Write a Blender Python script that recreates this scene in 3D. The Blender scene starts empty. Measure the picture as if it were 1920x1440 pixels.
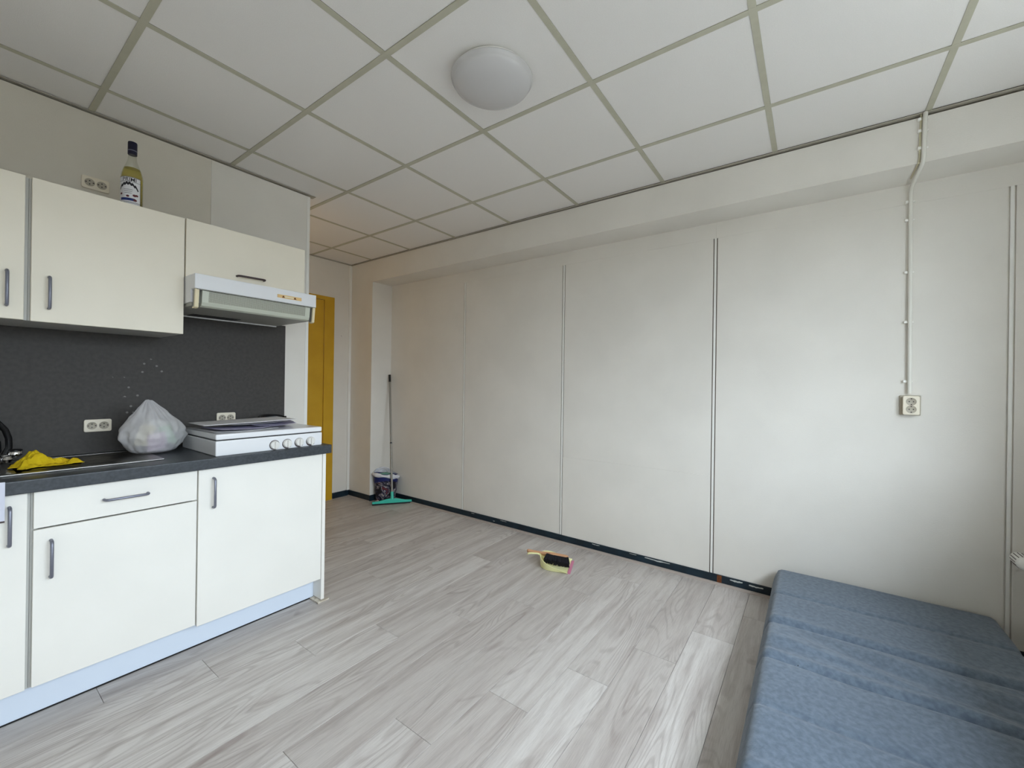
import bpy, bmesh, math, random
from mathutils import Vector, Matrix, noise
random.seed(7)
S = bpy.context.scene
C = S.collection
PI = math.pi
H = 1.253                                    # eye height of the camera above the floor

def lin(r, g, b):
    f = lambda v: v/12.92 if v <= .04045 else ((v+.055)/1.055)**2.4
    return (f(r/255), f(g/255), f(b/255), 1)

# ------------------------------------------------------------------ camera, sky, exposure
def set_camera():
    f, yaw, pitch, roll = 779.33, .625347807, 8.04e-4, .0140552844
    F = Vector((math.cos(pitch)*math.cos(yaw), math.cos(pitch)*math.sin(yaw), math.sin(pitch)))
    r = Vector((math.sin(yaw), -math.cos(yaw), 0)); u = r.cross(F)
    c, s = math.cos(roll), math.sin(roll)
    r, u = c*r + s*u, -s*r + c*u
    cam = bpy.data.cameras.new('camera'); o = bpy.data.objects.new('camera', cam); C.objects.link(o)
    m = Matrix((r, u, -F)).transposed().to_4x4(); m.translation = (0, 0, H)
    o.matrix_world = m
    cam.sensor_fit = 'HORIZONTAL'; cam.sensor_width = 36; cam.lens = f/1920*36
    cam.clip_start = .02; S.camera = o
set_camera()

SKY = 14.6
def set_world():
    w = bpy.data.worlds.new('overcast_sky'); S.world = w; w.use_nodes = True
    n, l = w.node_tree.nodes, w.node_tree.links
    bg = n['Background']; tc = n.new('ShaderNodeTexCoord'); sp = n.new('ShaderNodeSeparateXYZ')
    mr = n.new('ShaderNodeMapRange'); cr = n.new('ShaderNodeValToRGB')
    mr.inputs[1].default_value = -1; mr.inputs[2].default_value = 1
    e = cr.color_ramp.elements
    # overcast sky: the zenith is three times as bright as the horizon; pale ground below
    e[0].position = 0; e[0].color = (.10, .10, .10, 1)
    e[1].position = 1; e[1].color = (1.44, 1.55, 1.76, 1)
    a = e.new(.485); a.color = (.11, .11, .11, 1)
    a = e.new(.515); a.color = (.51, .55, .62, 1)
    l.new(tc.outputs['Generated'], sp.inputs[0]); l.new(sp.outputs[2], mr.inputs[0])
    l.new(mr.outputs[0], cr.inputs[0]); l.new(cr.outputs[0], bg.inputs[0])
    bg.inputs[1].default_value = SKY
set_world()
WX0, WX1, WZ0, WZ1 = -.62, 2.25, .90, 2.28    # window opening
def portal(x0, x1, z0, z1):
    d = bpy.data.lights.new('window_portal', 'AREA'); d.shape = 'RECTANGLE'
    d.size = x1-x0; d.size_y = z1-z0; d.cycles.is_portal = True
    o = bpy.data.objects.new('window_portal', d); C.objects.link(o)
    o.location = ((x0+x1)/2, -1.255, (z0+z1)/2); o.rotation_euler = (PI/2, 0, 0)
portal(WX0, WX1, WZ0, WZ1)
def passage_lamp():                           # warm bulb of the passage behind the kitchen wall
    d = bpy.data.lights.new('passage_bulb', 'POINT'); d.energy = 2.4; d.color = (1, .76, .48); d.shadow_soft_size = .10
    o = bpy.data.objects.new('passage_bulb', d); C.objects.link(o); o.location = (1.30, 3.50, 2.05)
passage_lamp()
S.view_settings.view_transform = 'Standard'; S.view_settings.look = 'None'
S.view_settings.exposure = 0.02; S.view_settings.gamma = 1; S.view_settings.use_curve_mapping = False
S.cycles.use_denoising = True
S.cycles.max_bounces = 16; S.cycles.diffuse_bounces = 12; S.cycles.transparent_max_bounces = 12
S.cycles.caustics_reflective = False; S.cycles.caustics_refractive = False

# ------------------------------------------------------------------ materials
def mat(name, col, rough=.6, var=None, vscale=8., bump=0., bscale=200., metal=0., spec=.4, vcoord='Object', stretch=(1, 1, 1), **kw):
    m = bpy.data.materials.new(name); m.use_nodes = True
    n, l = m.node_tree.nodes, m.node_tree.links; b = n['Principled BSDF']
    b.inputs['Base Color'].default_value = col; b.inputs['Roughness'].default_value = rough
    b.inputs['Metallic'].default_value = metal; b.inputs['Specular IOR Level'].default_value = spec
    for k, v in kw.items():
        b.inputs[k.replace('_', ' ')].default_value = v
    tc = n.new('ShaderNodeTexCoord'); mp = n.new('ShaderNodeMapping'); mp.inputs['Scale'].default_value = stretch
    l.new(tc.outputs[vcoord], mp.inputs[0])
    if var:
        t = n.new('ShaderNodeTexNoise'); t.inputs['Scale'].default_value = vscale; t.inputs['Detail'].default_value = 4
        mx = n.new('ShaderNodeMix'); mx.data_type = 'RGBA'; mx.inputs[6].default_value = col; mx.inputs[7].default_value = var
        mr = n.new('ShaderNodeMapRange'); mr.inputs[1].default_value = .35; mr.inputs[2].default_value = .65
        l.new(mp.outputs[0], t.inputs[0]); l.new(t.outputs[0], mr.inputs[0]); l.new(mr.outputs[0], mx.inputs[0]); l.new(mx.outputs[2], b.inputs['Base Color'])
    if bump:
        t = n.new('ShaderNodeTexNoise'); t.inputs['Scale'].default_value = bscale; t.inputs['Detail'].default_value = 3
        bp = n.new('ShaderNodeBump'); bp.inputs['Strength'].default_value = bump; bp.inputs['Distance'].default_value = .002
        l.new(mp.outputs[0], t.inputs[0]); l.new(t.outputs[0], bp.inputs['Height']); l.new(bp.outputs[0], b.inputs['Normal'])
    return m

M = {}
M['wall'] = mat('wall_paint', lin(226, 222, 215), .75, lin(221, 217, 210), 3, .25, 220, spec=.25)
M['wall_warm'] = mat('kitchen_wall_paint', lin(216, 210, 198), .75, lin(211, 205, 193), 3, .25, 220, spec=.25)
M['tile'] = mat('ceiling_tile_mineral', lin(233, 230, 227), .85, lin(229, 226, 223), 300, .3, 350, spec=.2)
M['bar'] = mat('ceiling_bar_metal', lin(187, 184, 166), .5, lin(181, 178, 160), 20)
M['lip'] = mat('edge_trim_metal', lin(176, 170, 158), .5)
M['void'] = mat('dark_gap', lin(18, 16, 15), .9)
M['white'] = mat('white_gloss_paint', lin(232, 231, 226), .4)
M['teal'] = mat('dark_teal_paint', lin(22, 42, 54), .4, lin(15, 30, 40), 12)
M['chip'] = mat('bare_plaster_patch', lin(186, 188, 184), .8)
M['wood_brown'] = mat('bare_brown_wood', lin(120, 66, 26), .6, lin(90, 44, 16), 60)
M['strip'] = mat('floor_edge_strip', lin(170, 158, 150), .5)
M['yellow'] = mat('ochre_door_paint', lin(204, 160, 36), .45, lin(197, 153, 31), 6)
M['front'] = mat('kitchen_front_white', lin(238, 236, 230), .42, lin(235, 233, 227), 4, .05, 500)
M['carcass'] = mat('cabinet_carcass', lin(186, 186, 182), .5)
M['upper'] = mat('kitchen_front_cream', lin(236, 229, 213), .42, lin(233, 226, 210), 4, .05, 500)
M['plinth'] = mat('plinth_white', lin(216, 226, 240), .4)
M['handle'] = mat('anodised_blue_grey_metal', lin(124, 126, 138), .4, metal=.55)
M['handle_dark'] = mat('dark_bronze_metal', lin(82, 70, 72), .4, metal=.6)
M['worktop'] = mat('charcoal_laminate', lin(66, 70, 75), .35, lin(52, 56, 61), 90, .1, 200)
M['steel'] = mat('brushed_steel', lin(150, 148, 146), .28, lin(130, 128, 126), 30, metal=1., stretch=(1, 20, 20))
M['chrome'] = mat('chrome', lin(210, 210, 212), .08, metal=1.)
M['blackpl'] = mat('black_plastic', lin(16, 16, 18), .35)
M['socket'] = mat('cream_white_plastic', lin(232, 223, 205), .35)
M['socket_in'] = mat('socket_well', lin(176, 168, 152), .45)
M['enamel'] = mat('white_enamel', lin(230, 231, 234), .22)
M['knob'] = mat('knob_white', lin(222, 220, 216), .35)
M['bag_bottle_cap'] = mat('navy_cap', lin(14, 14, 44), .35)
M['paper'] = mat('paper_white', lin(226, 224, 226), .7)
M['paper_lilac'] = mat('paper_lilac', lin(178, 174, 196), .7, lin(150, 146, 172), 12)
M['paper_grey'] = mat('paper_grey', lin(176, 176, 178), .6)
M['hood'] = mat('hood_white', lin(226, 227, 230), .4)
M['hood_cream'] = mat('yellowed_plastic', lin(226, 214, 180), .45)
M['switch'] = mat('switch_cream', lin(226, 190, 130), .45)
M['hood_dark'] = mat('hood_grey_underside', lin(150, 150, 144), .5)
M['squeegee'] = mat('turquoise_plastic', lin(62, 190, 168), .4)
M['stick'] = mat('grey_metal_tube', lin(138, 134, 126), .35, metal=.3)
M['pan'] = mat('pale_yellow_plastic', lin(236, 234, 176), .4)
M['pink'] = mat('pink_rubber', lin(206, 128, 156), .6)
M['beech'] = mat('beech_wood', lin(198, 152, 116), .5, lin(182, 134, 98), 40, stretch=(2, 14, 14))
M['bristle'] = mat('black_bristle', lin(10, 10, 13), .8, lin(26, 26, 34), 60, stretch=(30, 30, 2))
M['cloth'] = mat('yellow_cloth', lin(214, 186, 10), .85, lin(196, 164, 6), 30, .5, 300)
M['towel'] = mat('white_towel', lin(206, 208, 222), .85)
M['opal'] = mat('opal_glass', lin(198, 196, 196), .18, spec=.5)
M['cable'] = mat('white_conduit', lin(224, 222, 214), .4)
M['clip'] = mat('white_clip', lin(244, 243, 238), .35)
M['radiator'] = mat('radiator_enamel', lin(236, 234, 228), .35)
M['groove'] = mat('groove_brown', lin(112, 100, 88), .8)
M['stain'] = mat('scuffed_white', lin(212, 204, 190), .6, lin(170, 158, 140), 60)

def glass_thin(name, tint, gloss=.06):
    m = bpy.data.materials.new(name); m.use_nodes = True
    n, l = m.node_tree.nodes, m.node_tree.links; n.remove(n['Principled BSDF'])
    t = n.new('ShaderNodeBsdfTransparent'); g = n.new('ShaderNodeBsdfGlossy'); x = n.new('ShaderNodeMixShader')
    t.inputs[0].default_value = tint; g.inputs['Roughness'].default_value = .03; x.inputs[0].default_value = gloss
    l.new(t.outputs[0], x.inputs[1]); l.new(g.outputs[0], x.inputs[2]); l.new(x.outputs[0], n['Material Output'].inputs[0])
    return m
M['pane'] = glass_thin('window_glass', (.93, .96, .95, 1))
M['bottle'] = glass_thin('clear_bottle_glass', (.90, .91, .88, 1), .10)
M['liquid'] = mat('yellow_liqueur', lin(222, 204, 92), .1, Transmission_Weight=.7, IOR=1.2)

def film_mat():
    m = mat('thin_white_plastic_film', lin(240, 238, 240), .35, lin(226, 224, 228), 25, .5, 40)
    n, l = m.node_tree.nodes, m.node_tree.links
    t = n.new('ShaderNodeBsdfTransparent'); x = n.new('ShaderNodeMixShader'); x.inputs[0].default_value = .64
    tr = n.new('ShaderNodeBsdfTranslucent'); tr.inputs[0].default_value = (.8, .8, .82, 1); y = n.new('ShaderNodeMixShader'); y.inputs[0].default_value = .3
    b = n['Principled BSDF']
    l.new(b.outputs[0], y.inputs[1]); l.new(tr.outputs[0], y.inputs[2])
    l.new(t.outputs[0], x.inputs[1]); l.new(y.outputs[0], x.inputs[2]); l.new(x.outputs[0], n['Material Output'].inputs[0])
    return m
M['film'] = film_mat()

def splash_mat():
    m = mat('charcoal_backsplash_laminate', lin(75, 72, 70), .5, lin(68, 66, 64), 60, .12, 260, spec=.15)
    n, l = m.node_tree.nodes, m.node_tree.links; b = n['Principled BSDF']
    src = b.inputs['Base Color'].links[0].from_socket
    tc = n.new('ShaderNodeTexCoord')
    v = n.new('ShaderNodeTexVoronoi'); v.inputs['Scale'].default_value = 34; l.new(tc.outputs['Object'], v.inputs[0])
    nz = n.new('ShaderNodeTexNoise'); nz.inputs['Scale'].default_value = 9; nz.inputs['Detail'].default_value = 2; l.new(tc.outputs['Object'], nz.inputs[0])
    lt = n.new('ShaderNodeMath'); lt.operation = 'LESS_THAN'; lt.inputs[1].default_value = .18; l.new(v.outputs['Distance'], lt.inputs[0])
    gt = n.new('ShaderNodeMath'); gt.operation = 'GREATER_THAN'; gt.inputs[1].default_value = .47; l.new(nz.outputs[0], gt.inputs[0])
    d = n.new('ShaderNodeVectorMath'); d.operation = 'DISTANCE'; d.inputs[1].default_value = (.630, 2.835, 1.215); l.new(tc.outputs['Object'], d.inputs[0])
    l2 = n.new('ShaderNodeMath'); l2.operation = 'LESS_THAN'; l2.inputs[1].default_value = .15; l.new(d.outputs['Value'], l2.inputs[0])
    m1 = n.new('ShaderNodeMath'); m1.operation = 'MULTIPLY'; m2 = n.new('ShaderNodeMath'); m2.operation = 'MULTIPLY'; m3 = n.new('ShaderNodeMath'); m3.operation = 'MULTIPLY'; m3.inputs[1].default_value = .42
    l.new(lt.outputs[0], m1.inputs[0]); l.new(gt.outputs[0], m1.inputs[1]); l.new(m1.outputs[0], m2.inputs[0]); l.new(l2.outputs[0], m2.inputs[1]); l.new(m2.outputs[0], m3.inputs[0])
    mx = n.new('ShaderNodeMix'); mx.data_type = 'RGBA'; mx.inputs[7].default_value = lin(170, 168, 164)
    l.new(m3.outputs[0], mx.inputs[0]); l.new(src, mx.inputs[6]); l.new(mx.outputs[2], b.inputs['Base Color'])
    return m
M['splash'] = splash_mat()

def plank_mat():
    m = bpy.data.materials.new('grey_oak_laminate'); m.use_nodes = True
    n, l = m.node_tree.nodes, m.node_tree.links; b = n['Principled BSDF']
    tc = n.new('ShaderNodeTexCoord'); oi = n.new('ShaderNodeObjectInfo')
    sc = n.new('ShaderNodeVectorMath'); sc.operation = 'SCALE'; sc.inputs[0].default_value = (37, 11, 53); l.new(oi.outputs['Random'], sc.inputs['Scale'])
    ad = n.new('ShaderNodeVectorMath'); l.new(tc.outputs['Object'], ad.inputs[0]); l.new(sc.outputs[0], ad.inputs[1])
    def nz(scale, stretch, detail, dist, rough=.55):
        mp = n.new('ShaderNodeMapping'); mp.inputs['Scale'].default_value = stretch; l.new(ad.outputs[0], mp.inputs[0])
        t = n.new('ShaderNodeTexNoise'); t.inputs['Scale'].default_value = scale; t.inputs['Detail'].default_value = detail
        t.inputs['Distortion'].default_value = dist; t.inputs['Roughness'].default_value = rough; l.new(mp.outputs[0], t.inputs[0]); return t.outputs[0]
    def mix(a, bb, fac, blend='MIX'):
        x = n.new('ShaderNodeMix'); x.data_type = 'RGBA'; x.blend_type = blend
        for s, i in ((fac, 0), (a, 6), (bb, 7)):
            if hasattr(s, 'is_linked'): l.new(s, x.inputs[i])
            else: x.inputs[i].default_value = s
        return x.outputs[2]
    def rng(s, a, bb, c=0., d=1.):
        r = n.new('ShaderNodeMapRange'); r.inputs[1].default_value = a; r.inputs[2].default_value = bb; r.inputs[3].default_value = c; r.inputs[4].default_value = d
        l.new(s, r.inputs[0]); return r.outputs[0]
    base = mix(lin(209, 204, 200), lin(186, 179, 174), oi.outputs['Random'])
    broad = rng(nz(2.6, (.8, 9, 1), 4, .5), .42, .68, 0, .72)
    c = mix(base, lin(163, 153, 148), broad)
    # cathedral figure: rings read through a strongly stretched noise
    big = nz(1.2, (.7, 5.0, 1), 1.5, .25)
    mu = n.new('ShaderNodeMath'); mu.operation = 'MULTIPLY'; mu.inputs[1].default_value = 150; l.new(big, mu.inputs[0])
    si = n.new('ShaderNodeMath'); si.operation = 'SINE'; l.new(mu.outputs[0], si.inputs[0])
    patch_ = rng(nz(2.0, (.8, 3, 1), 1, 0), .42, .58, 0, .36)
    rg = rng(si.outputs[0], .1, 1.)
    pm = n.new('ShaderNodeMath'); pm.operation = 'MULTIPLY'; l.new(rg, pm.inputs[0]); l.new(patch_, pm.inputs[1])
    c = mix(c, lin(134, 122, 116), pm.outputs[0])
    fine = rng(nz(8, (1.6, 95, 1), 6, .15, .7), .50, .72, 0, .6)
    c = mix(c, lin(132, 121, 115), fine)
    lite = rng(nz(7, (1.4, 70, 1), 5, .15), .52, .74, 0, .42)
    c = mix(c, lin(214, 208, 202), lite)
    kn = rng(nz(3.0, (1.3, 3.0, 1), 1.5, .9), .68, .80, 0, .55)
    c = mix(c, lin(126, 108, 103), kn)
    l.new(c, b.inputs['Base Color']); b.inputs['Roughness'].default_value = .42; b.inputs['Specular IOR Level'].default_value = .35
    bp = n.new('ShaderNodeBump'); bp.inputs['Strength'].default_value = .12; bp.inputs['Distance'].default_value = .001
    l.new(nz(6, (2.5, 60, 1), 5, .3), bp.inputs['Height']); l.new(bp.outputs[0], b.inputs['Normal'])
    return m
M['plank'] = plank_mat()

def couch_mat():
    m = mat('blue_grey_melange_fabric', lin(108, 121, 136), .92, lin(88, 101, 117), 55, .7, 420, spec=.15, Sheen_Weight=.25)
    n, l = m.node_tree.nodes, m.node_tree.links; b = n['Principled BSDF']
    src = b.inputs['Base Color'].links[0].from_socket
    tc = n.new('ShaderNodeTexCoord'); t = n.new('ShaderNodeTexNoise'); t.inputs['Scale'].default_value = 3; t.inputs['Detail'].default_value = 3
    l.new(tc.outputs['Object'], t.inputs[0])
    x = n.new('ShaderNodeMix'); x.data_type = 'RGBA'; x.blend_type = 'MULTIPLY'; x.inputs[0].default_value = .25
    cr = n.new('ShaderNodeMapRange'); cr.inputs[1].default_value = .35; cr.inputs[2].default_value = .65; cr.inputs[3].default_value = .6; cr.inputs[4].default_value = 1
    l.new(t.outputs[0], cr.inputs[0]); l.new(src, x.inputs[6]); l.new(cr.outputs[0], x.inputs[7]); l.new(x.outputs[2], b.inputs['Base Color'])
    return m
M['couch'] = couch_mat()

def mesh_filter_mat():
    m = mat('hood_filter_mesh', lin(186, 188, 176), .5)
    n, l = m.node_tree.nodes, m.node_tree.links; b = n['Principled BSDF']
    tc = n.new('ShaderNodeTexCoord'); br = n.new('ShaderNodeTexBrick'); br.offset = 0
    br.inputs['Color1'].default_value = lin(188, 190, 176); br.inputs['Color2'].default_value = lin(184, 186, 172); br.inputs['Mortar'].default_value = lin(138, 138, 126)
    br.inputs['Scale'].default_value = 1; br.inputs['Mortar Size'].default_value = .0011; br.inputs['Brick Width'].default_value = .006; br.inputs['Row Height'].default_value = .0055
    mp = n.new('ShaderNodeMapping'); mp.inputs['Rotation'].default_value = (PI/2, 0, 0)
    l.new(tc.outputs['Object'], mp.inputs[0]); l.new(mp.outputs[0], br.inputs[0]); l.new(br.outputs[0], b.inputs['Base Color'])
    return m
M['filter'] = mesh_filter_mat()

def sack_mat():
    m = mat('printed_plastic_sack', lin(22, 34, 86), .3, None, 8, .6, 22)
    n, l = m.node_tree.nodes, m.node_tree.links; b = n['Principled BSDF']
    tc = n.new('ShaderNodeTexCoord'); t = n.new('ShaderNodeTexNoise'); t.inputs['Scale'].default_value = 9; t.inputs['Detail'].default_value = 3; t.inputs['Distortion'].default_value = 2.0
    cr = n.new('ShaderNodeValToRGB'); cr.color_ramp.interpolation = 'CONSTANT'
    e = cr.color_ramp.elements
    e[0].color = lin(18, 18, 24); e[1].position = .44; e[1].color = lin(34, 36, 62)
    for p, c in ((.48, lin(120, 112, 124)), (.515, lin(20, 20, 28)), (.55, lin(186, 178, 172)), (.585, lin(30, 32, 70)), (.63, lin(96, 40, 44))):
        a = e.new(p); a.color = c
    sp = n.new('ShaderNodeSeparateXYZ'); l.new(tc.outputs['Object'], sp.inputs[0])
    # the upper third of the print is plain blue, running down towards the door side
    ma = n.new('ShaderNodeMath'); ma.operation = 'MULTIPLY_ADD'; ma.inputs[1].default_value = .5; l.new(sp.outputs[1], ma.inputs[0]); l.new(sp.outputs[2], ma.inputs[2])
    gt = n.new('ShaderNodeMath'); gt.operation = 'GREATER_THAN'; gt.inputs[1].default_value = .185; l.new(ma.outputs[0], gt.inputs[0])
    x = n.new('ShaderNodeMix'); x.data_type = 'RGBA'; x.inputs[7].default_value = lin(22, 34, 92)
    l.new(tc.outputs['Object'], t.inputs[0]); l.new(t.outputs[0], cr.inputs[0]); l.new(cr.outputs[0], x.inputs[6]); l.new(gt.outputs[0], x.inputs[0]); l.new(x.outputs[2], b.inputs['Base Color'])
    return m
M['sack'] = sack_mat()

# ------------------------------------------------------------------ mesh helpers
class MB:
    def __init__(s): s.v = []; s.f = []
    def add(s, vs, fs):
        o = len(s.v); s.v += [tuple(v) for v in vs]; s.f += [tuple(i+o for i in f) for f in fs]; return s
    def box(s, x0, x1, y0, y1, z0, z1):
        return s.add([(x0, y0, z0), (x1, y0, z0), (x1, y1, z0), (x0, y1, z0), (x0, y0, z1), (x1, y0, z1), (x1, y1, z1), (x0, y1, z1)],
                     [(3, 2, 1, 0), (4, 5, 6, 7), (0, 1, 5, 4), (1, 2, 6, 5), (2, 3, 7, 6), (3, 0, 4, 7)])
    def prism(s, pts, fn, a, b):                      # outline pts (p,q) extruded from a to b; fn(p,q,t) -> xyz
        n = len(pts)
        return s.add([fn(p, q, a) for p, q in pts] + [fn(p, q, b) for p, q in pts],
                     [tuple(range(n))[::-1], tuple(range(n, 2*n))] + [(i, (i+1) % n, n+(i+1) % n, n+i) for i in range(n)])
    def tube(s, P, r, n=10, caps=True, closed=False):
        P = [Vector(p) for p in P]; R = r if isinstance(r, (list, tuple)) else [r]*len(P)
        vs = []; up = None
        for i, p in enumerate(P):
            a = P[i-1] if (i or closed) else P[0]; b = P[(i+1) % len(P)] if (i < len(P)-1 or closed) else P[-1]
            t = (b-a).normalized()
            if up is None:
                up = t.orthogonal().normalized()
            else:
                up = (up - t*up.dot(t)).normalized()
            w = t.cross(up)
            vs += [p + R[i]*(math.cos(2*PI*k/n)*up + math.sin(2*PI*k/n)*w) for k in range(n)]
        m = len(P); fs = []
        for i in range(m if closed else m-1):
            j = (i+1) % m
            fs += [(i*n+k, i*n+(k+1) % n, j*n+(k+1) % n, j*n+k) for k in range(n)]
        if caps and not closed:
            fs += [tuple(range(n))[::-1], tuple(range((m-1)*n, m*n))]
        return s.add(vs, fs)
    def lathe(s, prof, n=32, c=(0, 0, 0), fn=None):   # prof (r,z); fn maps (x,y,z) -> placed
        vs = []
        for r, z in prof:
            for k in range(n):
                a = 2*PI*k/n; p = (r*math.cos(a), r*math.sin(a), z)
                p = fn(*p) if fn else p
                vs.append((p[0]+c[0], p[1]+c[1], p[2]+c[2]))
        m = len(prof)
        fs = [(i*n+k, i*n+(k+1) % n, (i+1)*n+(k+1) % n, (i+1)*n+k) for i in range(m-1) for k in range(n)]
        if prof[0][0] > 1e-6: fs.append(tuple(range(n))[::-1])
        if prof[-1][0] > 1e-6: fs.append(tuple(range((m-1)*n, m*n)))
        return s.add(vs, fs)
    def grid(s, fn, nu, nv):
        vs = [fn(i/nu, j/nv) for j in range(nv+1) for i in range(nu+1)]
        return s.add(vs, [(j*(nu+1)+i, j*(nu+1)+i+1, (j+1)*(nu+1)+i+1, (j+1)*(nu+1)+i) for j in range(nv) for i in range(nu)])
    def obj(s, name, m, parent=None, bevel=0, seg=2, smooth=False, kind=None, label=None, origin=None, angle=35, solid=0):
        me = bpy.data.meshes.new(name); me.from_pydata(s.v, [], s.f)
        bm = bmesh.new(); bm.from_mesh(me)
        bmesh.ops.remove_doubles(bm, verts=bm.verts, dist=1e-6)
        if not solid: bmesh.ops.recalc_face_normals(bm, faces=bm.faces)
        if bevel:
            bmesh.ops.bevel(bm, geom=[e for e in bm.edges if e.is_manifold and e.calc_face_angle(0) > .6], offset=bevel, segments=seg, profile=.6, affect='EDGES', clamp_overlap=True)
        bm.to_mesh(me); bm.free()
        me.materials.append(m if not isinstance(m, str) else M[m])
        o = bpy.data.objects.new(name, me); C.objects.link(o)
        if solid:
            md = o.modifiers.new('thickness', 'SOLIDIFY'); md.thickness = solid; md.offset = 0
        base = Vector((0, 0, 0)) if origin is None else Vector(origin)
        me.transform(Matrix.Translation(-base))
        if parent is not None:
            pw = Vector((0, 0, 0)); q = parent
            while q is not None:
                pw += q.location; q = q.parent
            if origin is None:
                me.transform(Matrix.Translation(-pw))
            else:
                o.location = base - pw
            o.parent = parent
        elif origin is not None:
            o.location = base
        if smooth:
            for p in me.polygons: p.use_smooth = True
            try: me.set_sharp_from_angle(angle=math.radians(angle))
            except Exception: pass
        if kind: o['kind'] = kind
        if label: o['label'] = label
        return o

def BX(*a): return MB().box(*a)
def tag(o, label, cat, group=None):
    o['label'] = label; o['category'] = cat
    if group: o['group'] = group
    return o
def thing(name, label, cat, loc=(0, 0, 0), group=None, rz=0):
    o = bpy.data.objects.new(name, None); C.objects.link(o); o.location = loc; o.rotation_euler.z = rz
    o.empty_display_size = .05
    return tag(o, label, cat, group)
def copy_tree(o, parent=None):
    c = o.copy(); C.objects.link(c); c.parent = parent
    for ch in list(o.children): copy_tree(ch, c)
    return c
def struct(mb, name, m, **k): return mb.obj(name, m, kind='structure', **k)

# ------------------------------------------------------------------ room shell
XL, XR, XP, XB = -.75, 2.685, 2.935, 2.947       # left wall, header/pilaster face, panel face, panel backing
YW, YK, YD = -.90, 2.845, 4.155                  # window wall, kitchen wall, door wall
ZC = H + 1.291                                   # 2.544 ceiling
PX = 1.506                                       # free end of the kitchen wall
NX = .9                                          # left wall of the passage behind the kitchen

floor = struct(BX(XL-.1, XP+.12, YW-.35, YD+.1, -.10, -.004), 'floor', 'void')
PW, PL = .191, 1.28
k = -8
while True:
    y0 = .294 + PW*k; y1 = y0 + PW
    if y0 > YD: break
    ya, yb = max(y0, YW), min(y1, YD)
    if yb > ya + .01:
        xl = XL if ya < 2.36 else (NX if ya > 2.94 else PX - .35)
        if ya >= 2.36 and ya <= 2.94: xl = 1.20
        xr = XP if ya < 3.77 else XR
        runs = [(xl, xr)] + ([(XL, -.41)] if 2.36 <= ya <= 2.80 else [])
        for u0, u1 in runs:
            s = (2.285 - .3175*k) % PL - PL*2
            while s < u1:
                a, b = max(s, u0), min(s+PL, u1)
                if b - a > .02:
                    g = .0006
                    BX(a+g, b-g, ya+g, yb-g, -.008, 0).obj('floor_plank', 'plank', floor, bevel=.0007, seg=1, origin=((a+b)/2, (ya+yb)/2, 0))
                s += PL
    k += 1

# ceiling: slab, lay-in tiles, T bars
ceil = struct(BX(XL-.1, XP+.12, YW-.35, YD+.1, ZC+.03, ZC+.12), 'ceiling', 'void')
gx = [XL] + [.42672 + .6*c for c in range(-1, 4)] + [XR]
gy = [YW] + [2.57849 - .6*r for r in range(5, -3, -1)] + [YD]
for i in range(len(gx)-1):
    for j in range(len(gy)-1):
        x0, x1, y0, y1 = gx[i], gx[i+1], gy[j], gy[j+1]
        if y0 > 2.94 and x1 < NX+.2: continue
        q = .011
        z = ZC + .0025 + random.uniform(0, .0008)
        BX(x0+q, x1-q, y0+q, y1-q, z, z+.015).obj('ceiling_tile', 'tile', ceil, bevel=.0012, seg=1, origin=((x0+x1)/2, (y0+y1)/2, z))
for c, x in enumerate(gx[1:-1]):
    MB().box(x-.012, x+.012, YW, YD, ZC, ZC+.0022).box(x-.002, x+.002, YW, YD, ZC+.0022, ZC+.028).obj('ceiling_bar', 'bar', ceil)
for y in gy[1:-1]:
    for i in range(len(gx)-1):
        x0, x1 = gx[i], gx[i+1]
        BX(x0+.012, x1-.012, y-.012, y+.012, ZC+.0003, ZC+.0022).obj('ceiling_bar', 'bar', ceil)

# right wall: backing, header over the recess, pilaster, panels, battens
wr = MB().box(XB, XB+.12, YW-.35, YD+.1, -.1, ZC+.03)
wr = struct(wr, 'wall_right', 'wall')
def header_block():
    mb = MB()
    pts = [(YW-.1, ZC-.016), (.6, ZC-.013), (1.9, ZC-.009), (3.2, ZC-.006), (3.77, ZC-.006), (3.77, 2.315), (YW-.1, 2.315)]
    mb.prism(pts, lambda p, q, t: (t, p, q), XR, XB+.02)
    return mb
header_block().obj('header', 'wall', wr)
BX(XR+.03, XB+.02, YW-.1, YD, ZC-.02, ZC+.03).obj('gap_backing', 'void', wr)
MB().box(XR, XB+.02, 3.77, YD, 0, ZC-.006).obj('pilaster', 'wall', wr, bevel=.002)
ys = [YW, -.75, .5145, 1.6205, 2.684, 3.77]
def panel(y0, y1, z0, z1, dx=0, bevel=.0015):
    BX(XP-dx, XB+.01, y0, y1, z0, z1).obj('wall_panel', 'wall', wr, bevel=bevel, seg=2)
for i in range(5):
    a = ys[i] + (0 if i == 0 else .0125); b = ys[i+1] - (0 if i == 4 else .0125)
    if i == 2:
        panel(a, b, .055, .6805, .0026, .0016); panel(a, b, .6805, 2.213)
    else:
        panel(a, b, .055, 2.213)
for y in ys[1:-1]:
    if y > 0: BX(XB-.004, XB+.001, y-.0135, y+.0135, .05, 2.213).obj('groove_back', 'groove', wr)
    BX(XP-.001, XB+.005, y-.0065, y+.0065, .05, 2.213).obj('panel_batten', 'white', wr, bevel=.0012)
BX(XP, XB+.01, ys[0], .5145-.004, 2.2129, 2.316).obj('wall_panel', 'wall', wr, bevel=.0008)
BX(XP+.0007, XB+.01, .5145-.0035, 3.77, 2.2132, 2.316).obj('wall_panel', 'wall', wr, bevel=.0005)

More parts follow.
